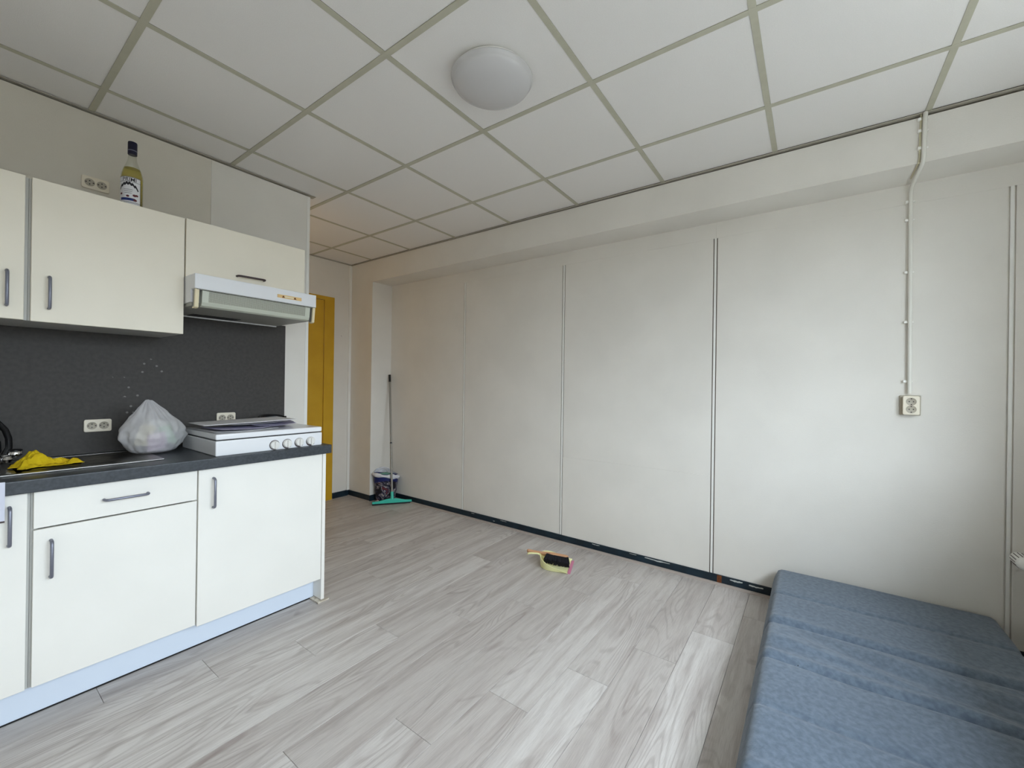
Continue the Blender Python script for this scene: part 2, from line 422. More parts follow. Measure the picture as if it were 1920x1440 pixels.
# baseboards and edge strips
bb = struct(BX(XP-.010, XP+.002, YW, 3.755, .003, .058), 'baseboard_right', 'teal', bevel=.002)
def flake(y0, y1, z, h):
    pts = []
    n = 9
    for i in range(n): pts.append((y0+(y1-y0)*i/(n-1), z + h*random.uniform(.25, .5)))
    for i in range(n-1, -1, -1): pts.append((y0+(y1-y0)*i/(n-1), z - h*random.uniform(.05, .5)*(1-abs(2*i/(n-1)-1))))
    MB().prism(pts, lambda p, q, t: (t, p, q), XP-.0106, XP-.009).obj('bare_patch', 'chip', bb)
for a in ((.335, .405, .044, .016), (.225, .30, .040, .015), (.77, .94, .047, .012), (1.28, 1.34, .049, .008), (1.00, 1.05, .050, .007), (2.15, 2.22, .050, .006), (2.52, 2.56, .05, .006), (2.28, 2.30, .03, .008)):
    flake(*a)
BX(XP-.0112, XP-.008, .452, .478, .004, .057).obj('bare_wood_patch', 'wood_brown', bb)
struct(MB().box(XR-.010, XR+.002, 3.77, YD, .003, .062).box(XR-.010, XP-.01, 3.758, 3.772, .003, .062), 'baseboard_pilaster', 'teal', bevel=.0015)
struct(BX(2.49, XR-.01, YD-.012, YD+.002, .003, .062), 'baseboard_back', 'teal', bevel=.0015)
struct(MB().prism([(0, 0), (-.022, 0), (-.020, .006), (-.008, .012), (0, .012)], lambda p, q, t: (XP-.010+p, t, q), YW, 3.755), 'trim_1', 'strip')
struct(MB().prism([(0, 0), (-.016, 0), (-.014, .004), (0, .008)], lambda p, q, t: (XR-.010+p, t, q), 3.76, YD), 'trim_2', 'strip')
# ceiling edge angles
struct(MB().box(XR-.015, XR+.03, YW, YD, ZC-.0035, ZC-.0008), 'trim_3', 'lip')
struct(MB().box(XL, PX+.037, YK-.015, YK+.03, ZC-.0035, ZC-.0008), 'trim_4', 'lip')
struct(MB().box(NX, XR, YD-.018, YD, ZC-.006, ZC-.0008), 'trim_5', 'lip')

# door wall with ochre door
DX0, DX1, DXF, DZ, DZF = 1.52, 2.365, 2.478, 2.105, 2.148
struct(MB().box(DXF, XB, YD, YD+.1, -.1, ZC+.03).box(NX-.1, DXF, YD, YD+.1, DZF, ZC+.03).box(NX-.1, 1.40, YD, YD+.1, -.1, DZF), 'wall_back', 'wall')
struct(BX(2.655, 2.684, YD-.016, YD+.001, .062, ZC-.008), 'trim_6', 'white', bevel=.002)
door = struct(BX(DX0, DX1, YD-.012, YD+.03, .004, DZ), 'door_1', 'yellow', bevel=.002)
MB().prism([(1.40, 0), (DX0-.004, 0), (DX0-.004, DZ+.004), (DX1+.004, DZ+.004), (DX1+.004, 0), (DXF, 0), (DXF, DZF), (1.40, DZF)], lambda p, q, t: (p, t, q), YD-.020, YD+.06).obj('door_frame', 'yellow', door)
hd = BX(DX0+.045, DX0+.085, YD-.018, YD-.012, .98, 1.18).obj('handle_plate', 'chrome', door, bevel=.002)
MB().tube([(DX0+.065, YD-.015, 1.08), (DX0+.065, YD-.06, 1.08), (DX0+.075, YD-.068, 1.08), (DX0+.18, YD-.068, 1.08)], .009, 12).obj('door_handle', 'chrome', door, smooth=True)
BX(2.571, 2.576, YD-.002, YD, 1.75, 1.755).obj('nail_hole', 'void', bpy.data.objects['wall_back'])

# kitchen wall (a partition that ends before the passage)
wk = struct(MB().box(XL, PX, YK, YK+.10, -.1, ZC-.010).box(XL, PX-.02, YK+.03, YK+.08, ZC-.012, ZC+.03), 'wall_kitchen', 'wall_warm')
BX(XL, .9235, YK-.003, YK+.002, 1.2, ZC-.012).obj('wall_panel', 'wall_warm', wk)
BX(.9250, PX-.018, YK-.003, YK+.002, .9, ZC-.012).obj('wall_panel', 'wall', wk)
struct(BX(PX-.018, PX+.003, YK-.006, YK+.104, 0, ZC-.012), 'trim_7', 'white', bevel=.0015)
struct(BX(XL-.1, XL, YW-.35, YK+.1, -.1, ZC+.03), 'wall_left', 'wall')
struct(BX(NX-.1, NX, YK+.1, YD, -.1, ZC+.03), 'wall_passage', 'wall')

# window wall
struct(MB().box(XL-.1, WX0, YW-.35, YW, -.1, ZC+.03).box(WX1, XB+.1, YW-.35, YW, -.1, ZC+.03).box(WX0, WX1, YW-.35, YW, -.1, WZ0).box(WX0, WX1, YW-.35, YW, WZ1, ZC+.03), 'wall_front', 'wall')
win = struct(MB().box(WX0, WX1, YW-.31, YW-.25, WZ0, WZ0+.05).box(WX0, WX1, YW-.31, YW-.25, WZ1-.05, WZ1).box(WX0, WX0+.05, YW-.31, YW-.25, WZ0+.05, WZ1-.05).box(WX1-.05, WX1, YW-.31, YW-.25, WZ0+.05, WZ1-.05).box(.82, .88, YW-.31, YW-.25, WZ0+.05, WZ1-.05), 'window_1', 'white')
for a, b in ((WX0+.05, .82), (.88, WX1-.05)):
    BX(a, b, YW-.283, YW-.277, WZ0+.05, WZ1-.05).obj('window_pane', 'pane', win)
BX(WX0-.04, WX1+.06, YW-.25, YW+.15, WZ0-.028, WZ0+.002).obj('window_sill', 'white', win, bevel=.004)  # unseen sill, deepened to keep window light off the mattress corner

# ------------------------------------------------------------------ kitchen: base units
def bow_handle(name, p0, p1, m, parent, out=.026, r=.0052):
    """bar handle from p0 to p1 standing out to -y"""
    a, b = Vector(p0), Vector(p1); d = (b-a).normalized(); o = Vector((0, -out, 0)); q = .010
    P = [a, a+o*.55, a+o*.85+d*q*.3, a+o+d*q, b+o-d*q, b+o*.85-d*q*.3, b+o*.55, b]
    return MB().tube(P, r, 10).obj(name, m, parent, smooth=True)
YF = 2.257; DT = .018
def base_unit(label, x0, x1, parts, loc):
    t = thing('base_cabinet', label, 'cabinet', loc)
    MB().box(x0, x0+.016, YF+DT+.001, 2.825, .135, .844).box(x1-.016, x1, YF+DT+.001, 2.825, .135, .844).box(x0+.016, x1-.016, YF+DT+.001, 2.825, .135, .151).box(x0+.016, x1-.016, 2.80, 2.825, .151, .844).box(x0+.016, x1-.016, YF+DT+.001, 2.80, .83, .844).obj('body', 'carcass', t)
    for kind, a, b, z0, z1, h0, h1 in parts:
        d = BX(a, b, YF, YF+DT, z0, z1).obj(kind, 'front', t, bevel=.0018)
        bow_handle('handle', (h0[0], YF+.001, h0[1]), (h1[0], YF+.001, h1[1]), 'handle', d)
    return t
base_unit('white base cabinet door cut by the photo edge, below the tea towel', -.40, .2015, [('door', -.398, .1935, .140, .842, (.1525, .800), (.1525, .668))], (-.1, 2.54, 0))
base_unit('white sink base cabinet with one drawer above a door, under the drainer', .2025, .6995, [('drawer', .2085, .697, .7095, .842, (.391, .776), (.524, .776)), ('door', .2085, .697, .140, .7035, (.2515, .658), (.2515, .525))], (.45, 2.54, 0))
base_unit('white base cabinet with a single tall door, under the gas hob', .7005, 1.2935, [('door', .7025, 1.2905, .130, .842, (.760, .797), (.760, .662))], (1.0, 2.54, 0))
t = thing('end_panel', 'thin white end panel closing the right end of the base cabinets', 'panel', (1.304, 2.54, 0))
BX(1.2945, 1.3135, 2.258, 2.83, .0095, .844).obj('board', 'front', t, bevel=.001)
MB().box(1.268, 1.2945, 2.244, 2.33, .0005, .009).box(1.268, 1.334, 2.240, 2.258, .0005, .0095).obj('foot_trim', 'stain', t, bevel=.002)
t = thing('plinth', 'bluish white plinth board along the floor beneath the cabinets', 'plinth', (.45, 2.345, 0))
BX(-.40, 1.2935, 2.338, 2.354, .004, .134).obj('board', 'plinth', t)
BX(-.40, 1.2935, 2.336, 2.338, .0005, .006).obj('floor_seal', 'blackpl', t)
mb = MB()
for i in range(11):
    x = .60 + .165*i/10 + random.uniform(-.006, .006); w = random.uniform(.006, .014); h = random.uniform(.004, .013)
    mb.prism([(x-w, .134), (x-w*.4, .134-h), (x+w*.5, .134-h*.7), (x+w, .134)], lambda p, q, t: (p, t, q), 2.3368, 2.3382)
mb.obj('chipped_edge', 'chip', t)
tag(BX(-.43, 1.333, 2.232, 2.834, .845, .893).obj('worktop', 'worktop', bevel=.004, seg=3, origin=(.3, 2.54, .845)), 'charcoal grey laminate worktop running over the white base cabinets', 'worktop')
tag(BX(-.43, 1.352, 2.8345, 2.8415, .8935, 1.618).obj('backsplash', 'splash', origin=(0, 0, 0)), 'charcoal backsplash board speckled with pale marks between worktop and wall cabinets', 'backsplash')

# wall cabinets
YU = 2.48
def wall_unit(label, x0, x1, z0, z1, door, h, loc, hm='handle'):
    t = thing('wall_cabinet', label, 'cabinet', loc)
    BX(x0, x1, YU+DT+.001, 2.834, z0, z1-.003).obj('body', 'carcass', t)
    a, b, c, e = door
    d = BX(a, b, YU, YU+DT, c, e).obj('door', 'upper', t, bevel=.0018)
    bow_handle('handle', (h[0], YU+.001, h[1]), (h[2], YU+.001, h[3]), hm, d)
wall_unit('cream wall cabinet cut by the photo edge above the sink', -.40, .2055, 1.477, 2.038, (-.398, .1955, 1.477, 2.037), (.1525, 1.658, .1525, 1.527), (-.1, 2.65, 1.477))
wall_unit('large cream wall cabinet with a vertical handle, the bottle stands on it', .2065, .7025, 1.477, 2.038, (.213, .7005, 1.475, 2.037), (.261, 1.655, .261, 1.530), (.45, 2.65, 1.477))
wall_unit('short cream flap door wall cabinet above the cooker hood', .7035, 1.292, 1.757, 2.042, (.7065, 1.2905, 1.757, 2.041), (.928, 1.806, 1.062, 1.809), (1.0, 2.65, 1.757), 'handle_dark')

# cooker hood
t = thing('cooker_hood', 'white slimline cooker hood with yellowed plastic ends beneath the flap cabinet', 'hood', (1.0, 2.6, 1.60))
x0, x1 = .7045, 1.2915
MB().box(x0+.001, x1-.001, 2.405, 2.83, 1.625, 1.7565).obj('body', 'hood', t, bevel=.002)
fa = MB().box(x0, x1, 2.348, 2.404, 1.684, 1.7545).obj('fascia', 'hood', t, bevel=.003)
MB().box(x0+.01, x1-.004, 2.346, 2.352, 1.681, 1.684).obj('edge_line', 'hood_dark', fa)
ct = BX(1.075, 1.205, 2.3455, 2.349, 1.706, 1.7235).obj('control_strip', 'switch', t, bevel=.001)
for q in (1.105, 1.168): MB().prism([(q-.007, 1.709), (q+.007, 1.709), (q, 1.720)], lambda p, r, tt: (p, tt, r), 2.3435, 2.3457).obj('slide_switch', 'wood_brown', ct)
BX(1.112, 1.160, 2.3438, 2.3457, 1.710, 1.7185).obj('slide_track', 'hood_cream', ct)
vis = [(2.362, 1.681), (2.368, 1.625), (2.376, 1.610), (2.392, 1.604), (2.402, 1.606), (2.402, 1.681)]
MB().prism(vis, lambda p, q, tt: (tt, p, q), x0+.035, x1-.028).obj('visor', mat('visor_plastic', lin(196, 200, 186), .35), t)
MB().prism([(2.3612, 1.680), (2.3668, 1.628), (2.3690, 1.628), (2.364, 1.680)], lambda p, q, tt: (tt, p, q), x0+.062, x1-.055).obj('filter_screen', 'filter', t)
for a, b in ((x0+.004, x0+.020), (x1-.016, x1-.002)):
    MB().prism([(2.352, 1.683), (2.362, 1.598), (2.372, 1.594), (2.395, 1.594), (2.395, 1.601), (2.374, 1.602), (2.364, 1.683)], lambda p, q, tt: (tt, p, q), a, b).obj('end_bracket', 'hood_cream', t, bevel=.001, seg=1)
    MB().prism([(2.366, 1.683), (2.378, 1.600), (2.404, 1.600), (2.404, 1.683)], lambda p, q, tt: (tt, p, q), a+.005, a+.008).obj('end_cheek', 'hood_dark', t)
BX(x0+.004, x1-.004, 2.4025, 2.828, 1.608, 1.6245).obj('underside', 'hood_dark', t)
BX(x0+.10, x0+.33, 2.70, 2.79, 1.606, 1.609).obj('lamp_slot', 'blackpl', t)
BX(x0+.006, x1-.006, 2.815, 2.829, 1.602, 1.608).obj('rear_lip', 'hood', t)

# ------------------------------------------------------------------ sink and tap
t = thing('sink', 'stainless steel sink with ribbed drainer let into the charcoal worktop', 'sink', (.1, 2.55, .893))
SX0, SX1, SY0, SY1 = -.39, .603, 2.352, 2.742
BXc = .13                                          # right edge of the bowl
def drain(u, v):
    x = BXc + .012 + (SX1-.02-BXc-.012)*u; y = SY0+.02 + (SY1-SY0-.04)*v
    e = min(u*14, (1-u)*10, v*9, (1-v)*9, 1); e = max(0, e)
    rib = .0022*max(0, math.cos((v-.5)*2*PI*9))**2 * (1 if .12 < u < .93 and .14 < v < .86 else 0)
    return (x, y, .8955 - .0055*e*e*(3-2*e)/1 + rib*.9 + .0030)
mb = MB().grid(drain, 60, 96)
mb.obj('drainer', 'steel', t, smooth=True, angle=80)
rim = MB()
for x0_, x1_, y0_, y1_ in ((SX0, SX1, SY0, SY0+.021), (SX0, SX1, SY1-.021, SY1), (SX0, SX0+.03, SY0+.021, SY1-.021), (SX1-.021, SX1, SY0+.021, SY1-.021), (BXc-.012, BXc+.013, SY0+.021, SY1-.021)):
    rim.box(x0_, x1_, y0_, y1_, .8932, .8990)
rim.obj('rim', 'steel', t, bevel=.0022, seg=2)
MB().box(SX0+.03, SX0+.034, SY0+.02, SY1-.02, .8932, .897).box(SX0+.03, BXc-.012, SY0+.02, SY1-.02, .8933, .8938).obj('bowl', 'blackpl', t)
t = thing('tap', 'dark chrome mixer tap with a round knob at the left photo edge', 'tap', (.135, 2.715, .899))
MB().lathe([(.030, .8992), (.030, .905), (.022, .912), (.020, .950), (.016, .962), (0, .965)], 20, (.135, 2.715, 0)).obj('body', 'chrome', t, smooth=True)
arc = [(.168, 2.715, .930), (.180, 2.712, .960), (.178, 2.708, 1.000), (.168, 2.700, 1.035), (.148, 2.690, 1.066), (.115, 2.670, 1.088), (.075, 2.64, 1.092), (.04, 2.61, 1.075), (.02, 2.59, 1.045)]
MB().tube(arc, .0105, 12).obj('spout', 'blackpl', t, smooth=True)
MB().tube([(p[0]-.026+.0*i, p[1]+.012, p[2]-.010-.004*i) for i, p in enumerate(arc)], .0075, 10).obj('spray_hose', 'blackpl', t, smooth=True)
MB().tube([(.150, 2.712, .920), (.190, 2.700, .930)], .010, 10).lathe([(.014, .922), (.021, .930), (.0215, .938), (.018, .945)], 20, (.196, 2.698, 0)).obj('knob_stem', 'chrome', t, smooth=True)
MB().lathe([(.0205, .9452), (.0205, .950), (.016, .953), (0, .954)], 20, (.196, 2.698, 0)).obj('knob_cap', 'blackpl', t, smooth=True)
MB().lathe([(0, -.016), (.010, -.0125), (.016, 0), (.010, .0125), (0, .016)], 16, (.172, 2.655, .918)).tube([(.150, 2.70, .925), (.168, 2.662, .919)], .007, 8).obj('lever_ball', 'chrome', t, smooth=True)

# yellow cloth on the drainer
def cloth_fn(u, v):
    x = (u-.5)*.160; y = (v-.5)*.130
    r = noise.fractal(Vector((u*3.2, v*3.2, 4.7)), .9, 2, 4)
    lump = .050*math.exp(-((u-.45)**2/.035 + (v-.62)**2/.07)) + .020*math.exp(-((v-.25-.25*u)**2/.006))*(1-abs(u-.5)*.9)
    edge = min(u, 1-u, v, 1-v)*6
    z = .0015 + max(0, lump + .026*r + .006)*min(1, edge+.1)
    w = .6 + .55*noise.noise(Vector((v*2.5, 1.3, u)))
    x2 = x*(1 + .35*noise.noise(Vector((v*3, 7.7, 0)))); y2 = y*(.75+.35*noise.noise(Vector((u*3.2, 2.2, 0)))) + .022*math.sin(u*5)
    a = .45
    return (x2*math.cos(a)-y2*math.sin(a), x2*math.sin(a)+y2*math.cos(a), z)
o = MB().grid(cloth_fn, 56, 44).obj('cleaning_cloth', 'cloth', smooth=True, angle=80, solid=.002)
o.location = (.262, 2.530, .8958)
tag(o, 'crumpled yellow cleaning cloth lying on the sink drainer', 'cloth')

# small towel hanging over the worktop edge, cut by the frame
o = MB().prism([(2.236, .8945), (2.2285, .8945), (2.2270, .890), (2.2272, .80), (2.2255, .762), (2.2290, .762), (2.2308, .80), (2.2312, .890), (2.2330, .8938), (2.236, .8938)], lambda p, q, tt: (tt, p, q), .03, .1405)
t = thing('tea_towel', 'pale tea towel over the worktop front at the left photo edge', 'towel', (.09, 2.229, .80))
o.obj('fabric', 'towel', t)
BX(.03, .1405, 2.2252, 2.2292, .757, .763).obj('hem', 'handle_dark', t)

# ------------------------------------------------------------------ plastic bag on the worktop
t = thing('plastic_bag', 'knotted translucent white plastic bag of packaging beside the hob', 'bag', (.622, 2.60, .8995))
BAGP = [(0, .001), (.066, .0015), (.084, .010), (.104, .040), (.119, .078), (.112, .112), (.090, .150), (.060, .188), (.042, .214), (.029, .230), (.020, .242), (.012, .250), (0, .252)]
def bag_fn(u, v):
    a = 2*PI*u
    f = v*(len(BAGP)-1); i = min(int(f), len(BAGP)-2); q = f-i
    r = BAGP[i][0]*(1-q)+BAGP[i+1][0]*q; z = BAGP[i][1]*(1-q)+BAGP[i+1][1]*q
    # five facets pulled taut from the knot, with folds running up to it
    k = (a+.35) % (2*PI/5) - PI/5
    r *= (1 - .55*min(1, v*3)) + .55*min(1, v*3)*(math.cos(PI/5)*1.12/max(.6, math.cos(k)))
    nv = Vector((math.cos(a)*1.2, math.sin(a)*1.2, z*7))
    up = max(0, min(1, (z-.06)/.14))
    fold = abs(math.sin(a*4.5 + 3*noise.noise(Vector((math.cos(a), math.sin(a), 5.1)))))**.6 - .6
    r *= 1 + .16*fold*up + .07*(1-abs(noise.noise(nv*2.3))*2)*min(1, v*3) + .05*noise.noise(nv*4.5)
    dx = math.cos(a)*r*1.03; dy = math.sin(a)*r*.84
    lean = -.020*max(0, z-.08)/.17
    return (dx + lean, dy, max(.0012, z + (.007*noise.noise(nv*2.2) if z > .02 else 0)))
mb = MB().grid(bag_fn, 110, 80)
o = mb.obj('film', 'film', t, smooth=True, angle=70); o.location = (0, 0, 0); o.data.transform(Matrix.Translation(Vector((.622, 2.60, .8995))))
pc = [('package', lin(224, 214, 168), (-.040, -.030, .085), (.018, .024, .050), .5, .35), ('package', lin(206, 180, 204), (.0, -.040, .055), (.040, .012, .040), .1, -.15),
      ('package', lin(160, 206, 166), (.048, -.025, .080), (.024, .018, .048), -.3, -.3), ('package', lin(228, 228, 228), (.005, .02, .10), (.045, .025, .055), .4, .2),
      ('package', lin(96, 98, 106), (.046, -.058, .034), (.014, .004, .010), 0, -.1)]
for nm, col, ce, hs, rz, ry in pc:
    mb = BX(-hs[0], hs[0], -hs[1], hs[1], -hs[2], hs[2])
    mt = Matrix.Translation(Vector((.622, 2.60, .8995))+Vector(ce)) @ Matrix.Rotation(rz, 4, 'Z') @ Matrix.Rotation(ry, 4, 'Y')
    mb.v = [tuple(mt @ Vector(v)) for v in mb.v]
    mb.obj('package', mat('package_print', col, .5), t, bevel=.003)

# ------------------------------------------------------------------ gas hob
t = thing('gas_hob', 'white portable gas hob with closed lid at the worktop end', 'hob', (1.03, 2.48, .893))
hx0, hx1, hy0, hy1 = .769, 1.290, 2.262, 2.712
BX(hx0, hx1, hy0, hy1, .8935, .9655).obj('body', 'enamel', t, bevel=.006, seg=3)
BX(hx0+.004, hx1-.004, hy0+.005, hy1-.004, .9656, .9700).obj('seam', 'blackpl', t)
def lid(u, v):
    return None
MB().box(hx0, hx1, hy0+.001, hy1, .9702, .9970).obj('lid', 'enamel', t, bevel=.008, seg=3)
for x in (1.032, 1.096, 1.160, 1.223):
    fn = lambda a, b, c: (a, -c, b)
    kb = MB().lathe([(.0225, 0), (.0225, .004), (.0205, .013), (.019, .015), (0, .015)], 24, (x, hy0+.0005, .9205+.0012*(x-1.032)/.064), fn).obj('control_knob', 'knob', t, smooth=True, angle=50)
    MB().lathe([(.0255, 0), (.0255, .0012), (.0226, .0012)], 24, (x, hy0+.0002, .9205), fn).obj('knob_ring', 'handle_dark', t)
    BX(x-.0045, x+.0045, hy0-.022, hy0-.014, .9015, .9395).obj('grip', 'knob', kb, bevel=.0015)

def sheet(label, cat, m, cx, cy, z, w, d, rz, curl, grp=None, name='paper_sheet', tilt=0, n=14, th=.0008):
    def fn(u, v):
        x = (u-.5)*w; y = (v-.5)*d
        zz = curl*((2*u-1)**2*.7 + (2*v-1)**2*.3) + curl*.6*noise.noise(Vector((u*2.5, v*2.5, rz*5))) + tilt*(u) + .0007
        return (x, y, max(.0006, zz))
    o = MB().grid(fn, n, n).obj(name, m, smooth=True, angle=80, solid=th)
    o.location = (cx, cy, z); o.rotation_euler.z = rz
    return tag(o, label, cat, grp)
sheet('grey plastic folder lying at the left of the hob lid, lowest of the papers', 'folder', 'paper_grey', .925, 2.505, .9972, .30, .36, .05, .004, name='folder', th=.002)
sheet('lilac letter on the hob lid, its curled front edge nearest the knobs', 'paper', 'paper_lilac', .95, 2.435, 1.0045, .30, .21, .10, .007, 'papers on the hob')
sheet('lilac letter fanned out right of the others on the hob lid', 'paper', 'paper_lilac', 1.12, 2.485, 1.0120, .21, .30, -.35, .008, 'papers on the hob')
sheet('white letter in the middle of the pile of papers on the hob lid', 'paper', 'paper', 1.02, 2.53, 1.0195, .31, .22, .22, .006, 'papers on the hob')
sheet('stiff white card topmost of the papers on the hob lid', 'paper', 'paper', .985, 2.505, 1.0285, .44, .24, -.02, .001, name='card', th=.0025, tilt=.008)
P = []
for i in range(64):
    a = 2*PI*i/64*2.0
    P.append((1.205+.075*math.cos(a), 2.672+.045*math.sin(a), 1.022 + .012*math.sin(a) + .0065*(i/32) + .004*noise.noise(Vector((i*.2, 0, 0)))))
tag(MB().tube(P, .0055, 8).obj('power_cord', 'blackpl', smooth=True, origin=(1.195, 2.655, 1.003)), 'coiled black cord lying behind the papers on the hob', 'cord')

# ------------------------------------------------------------------ wall sockets
def socket_parts(t, vertical):
    w, h = (.098, .060) if not vertical else (.063, .096)
    f = lambda p, q, d: (p, -d, q)
    def plate(w, h, d0, d1, r):
        pts = []
        for cx, cz, a0 in ((w/2-r, h/2-r, 0), (-w/2+r, h/2-r, 90), (-w/2+r, -h/2+r, 180), (w/2-r, -h/2+r, 270)):
            pts += [(cx+r*math.cos(math.radians(a0+k*18)), cz+r*math.sin(math.radians(a0+k*18))) for k in range(6)]
        return MB().prism(pts, f, d0, d1)
    dz = .0 if not vertical else .028
    if vertical:
        plate(.080, .102, .0005, .010, .004).obj('back_plate', 'socket_in', t, bevel=.001, seg=1)
        MB().box(-w/2+.004, w/2-.004, -.028, -.0102, -h/2+.004, h/2-.004).obj('box', 'socket', t, bevel=.003)
    plate(w, h, .001+dz, .011+dz, .008).obj('face_plate', 'socket', t, bevel=.003, seg=2)
    d = .0113 + dz; off = .0212 if not vertical else .0196; r = .0158 if not vertical else .0176
    fn = lambda a, b, c: (a, -c, b)
    for s in (-1, 1):
        cx, cz = (s*off, 0) if not vertical else (0, s*off)
        wl = MB().lathe([(r+.0022, d-.001), (r+.0022, d+.0012), (r, d+.0012), (r-.0012, d+.0002), (0, d+.0002)], 28, (cx, 0, cz), fn).obj('socket_well', 'socket_in', t, smooth=True, angle=40)
        rot = 0 if vertical else PI/2
        for e in (-1, 1):
            px, pz = cx+e*.0078*math.cos(rot), cz+e*.0078*math.sin(rot)
            MB().lathe([(.0026, d), (.0026, d+.0006), (0, d+.0006)], 12, (px, 0, pz), fn).obj('pin_hole', 'blackpl', wl)
            px, pz = (cx+e*(r-.003), cz) if not vertical else (cx, cz+e*(r-.003))
            BX(px-.0025, px+.0025, -d-.002, -d, pz-.0025, pz+.0025).obj('earth_clip', 'handle_dark', wl)
G = 'horizontal double sockets on the kitchen wall'
t = thing('wall_socket', 'cream double wall socket on the backsplash left of the plastic bag', 'socket', (0, 0, 0), G)
socket_parts(t, False); t.location = (.464, 2.8342, 1.253-.229)
c = copy_tree(t); c['label'] = 'cream double wall socket half hidden behind the papers on the hob'; c.location = (1.012, 2.8342, 1.253-.222)
c = copy_tree(t); c['label'] = 'yellowed double wall socket beside the bottle above the wall cabinets'; c.location = (.445, 2.8415, 2.197)
t = thing('wall_socket', 'cream upright double socket box on the panelled wall below the conduit', 'socket')
socket_parts(t, True); t.rotation_euler.z = -PI/2; t.location = (XP, -.409, 1.253-.079)

# conduit down the right wall
t = thing('cable_conduit', 'white surface conduit dropping from the ceiling to the upright socket', 'conduit', (XP, -.405, 1.234))
XC = XP-.016
P = [(XC, -.405, 1.2345), (XC, -.402, 1.9), (XC, -.400, 2.20), (XC-.004, -.399, 2.255), (XC-.03, -.400, 2.288), (XR+.01, -.404, 2.300), (XR-.012, -.406, 2.312), (XR-.0165, -.408, 2.335), (XR-.0165, -.412, ZC-.004)]
MB().tube(P, .0085, 12).obj('tube', 'cable', t, smooth=True, angle=80)
for z in (1.297, 1.602, 1.858, 2.127, 2.222):
    cl = MB().box(XP-.018, XP-.0005, -.392, -.380, z-.006, z+.006).box(XP-.006, XP-.0005, -.418, -.392, z-.004, z+.004).obj('clip', 'clip', t, bevel=.0012, seg=1)
for z in (2.38, 2.46, 2.515):
    MB().box(XR-.018, XR-.0005, -.399, -.387, z-.006, z+.006).box(XR-.006, XR-.0005, -.425, -.399, z-.004, z+.004).obj('clip', 'clip', t, bevel=.0012, seg=1)
MB().tube([(XR+.16, -.389, 2.3105), (XR+.01, -.391, 2.3105), (XR-.0055, -.393, 2.316), (XR-.006, -.395, 2.34), (XR-.007, -.396, 2.42), (XR-.006, -.399, ZC-.004)], .0035, 8).obj('stain_shadow_strip', mat('stain_shadow_tint', lin(196, 190, 160), .5), t, smooth=True)  # added thin tube for the greenish stain and shadow band beside the conduit

# ------------------------------------------------------------------ ceiling lamp
t = thing('ceiling_lamp', 'round opal glass dome lamp on the tiled ceiling, switched off', 'lamp', (1.35, 1.10, ZC-.077))
MB().lathe([(.155, ZC-.0005), (.160, ZC-.010), (.160, ZC-.014), (0, ZC-.014)], 64, (1.35, 1.10, 0)).obj('base_ring', 'white', t, smooth=True)
prof = [(.166, ZC-.0145), (.170, ZC-.018), (.1695, ZC-.022), (.163, ZC-.028)]
prof += [(.163*math.cos(a), ZC-.028-.049*math.sin(a)) for a in [PI/2*i/14 for i in range(1, 15)]]
MB().lathe(prof, 72, (1.35, 1.10, 0)).obj('dome', 'opal', t, smooth=True, angle=60)

# ------------------------------------------------------------------ bottle on the wall cabinet
bx, by, bz = .531, 2.605, 2.0385
t = thing('bottle', 'clear bottle of yellow liqueur with navy cap on the wall cabinet', 'bottle', (bx, by, bz))
MB().lathe([(.0, .004), (.034, .0), (.0385, .004), (.040, .012), (.040, .158), (.0385, .172), (.032, .196), (.022, .222), (.0165, .240), (.0150, .262), (.0150, .286), (.0135, .287)], 40, (bx, by, bz)).obj('glass', 'bottle', t, smooth=True, angle=60)
MB().lathe([(0, .006), (.033, .006), (.0375, .014), (.0378, .157), (.036, .172), (.0306, .194), (.0285, .201), (0, .2015)], 40, (bx, by, bz)).obj('liquid', 'liquid', t, smooth=True, angle=50)
cp = MB().lathe([(.0168, .268), (.0172, .272), (.0172, .322), (.0160, .326), (0, .327)], 28, (bx, by, bz)).obj('cap', 'bag_bottle_cap', t, smooth=True, angle=50)
MB().lathe([(.0174, .283), (.0176, .285), (.0174, .287)], 28, (bx, by, bz)).obj('cap_ridge', 'handle', cp)
TH0 = -PI/2 - .42                                  # the label faces a little to the left
R0 = .0404
def wrap(s, z, r): a = TH0 + s/R0; return (bx+r*math.cos(a), by+r*math.sin(a), bz+z)
def patch(mb, s0, s1, z0, z1, r, n=16):
    return mb.grid(lambda u, v: wrap(s0+(s1-s0)*u, z0+(z1-z0)*v, r), n, 1)
lb = patch(MB(), -.050, .042, .020, .150, R0+.0001, 30).obj('label', mat('label_paper', lin(226, 226, 230), .5), t, smooth=True)
ink = mat('label_ink', lin(34, 32, 40), .6)
mb = MB()
for z in (.150, .1475, .1275, .0345, .030): patch(mb, -.050, .042, z-.0007, z+.0007, R0+.0003)
patch(mb, .0405, .042, .020, .150, R0+.0003, 2)
for k in range(13):                                # garland over the crest
    s = -.038 + .066*k/12; q = (k/12-.5)*2
    z = .119 - .020*q*q + (.002 if k % 2 else -.002); w = .0052; h = .0058
    mb.grid(lambda u, v: wrap(s+w*(2*u-1)*(1-abs(2*v-1)*.6), z+h*(2*v-1)-.004*q*(2*u-1), R0+.0004), 4, 4)
for k in range(3): patch(mb, -.022+.002*k, .012-.002*k, .090-.008*k, .0915-.008*k, R0+.0003, 8)
mb.obj('label_print', ink, lb)
mb = MB()
for s, z, r in ((.018, .066, .007), (.026, .068, .006), (-.006, .060, .006), (-.034, .070, .006), (.020, .045, .007)):
    mb.grid(lambda u, v: wrap(s+r*u*math.cos(2*PI*v), z+r*u*math.sin(2*PI*v)*.8, R0+.0005), 3, 14)
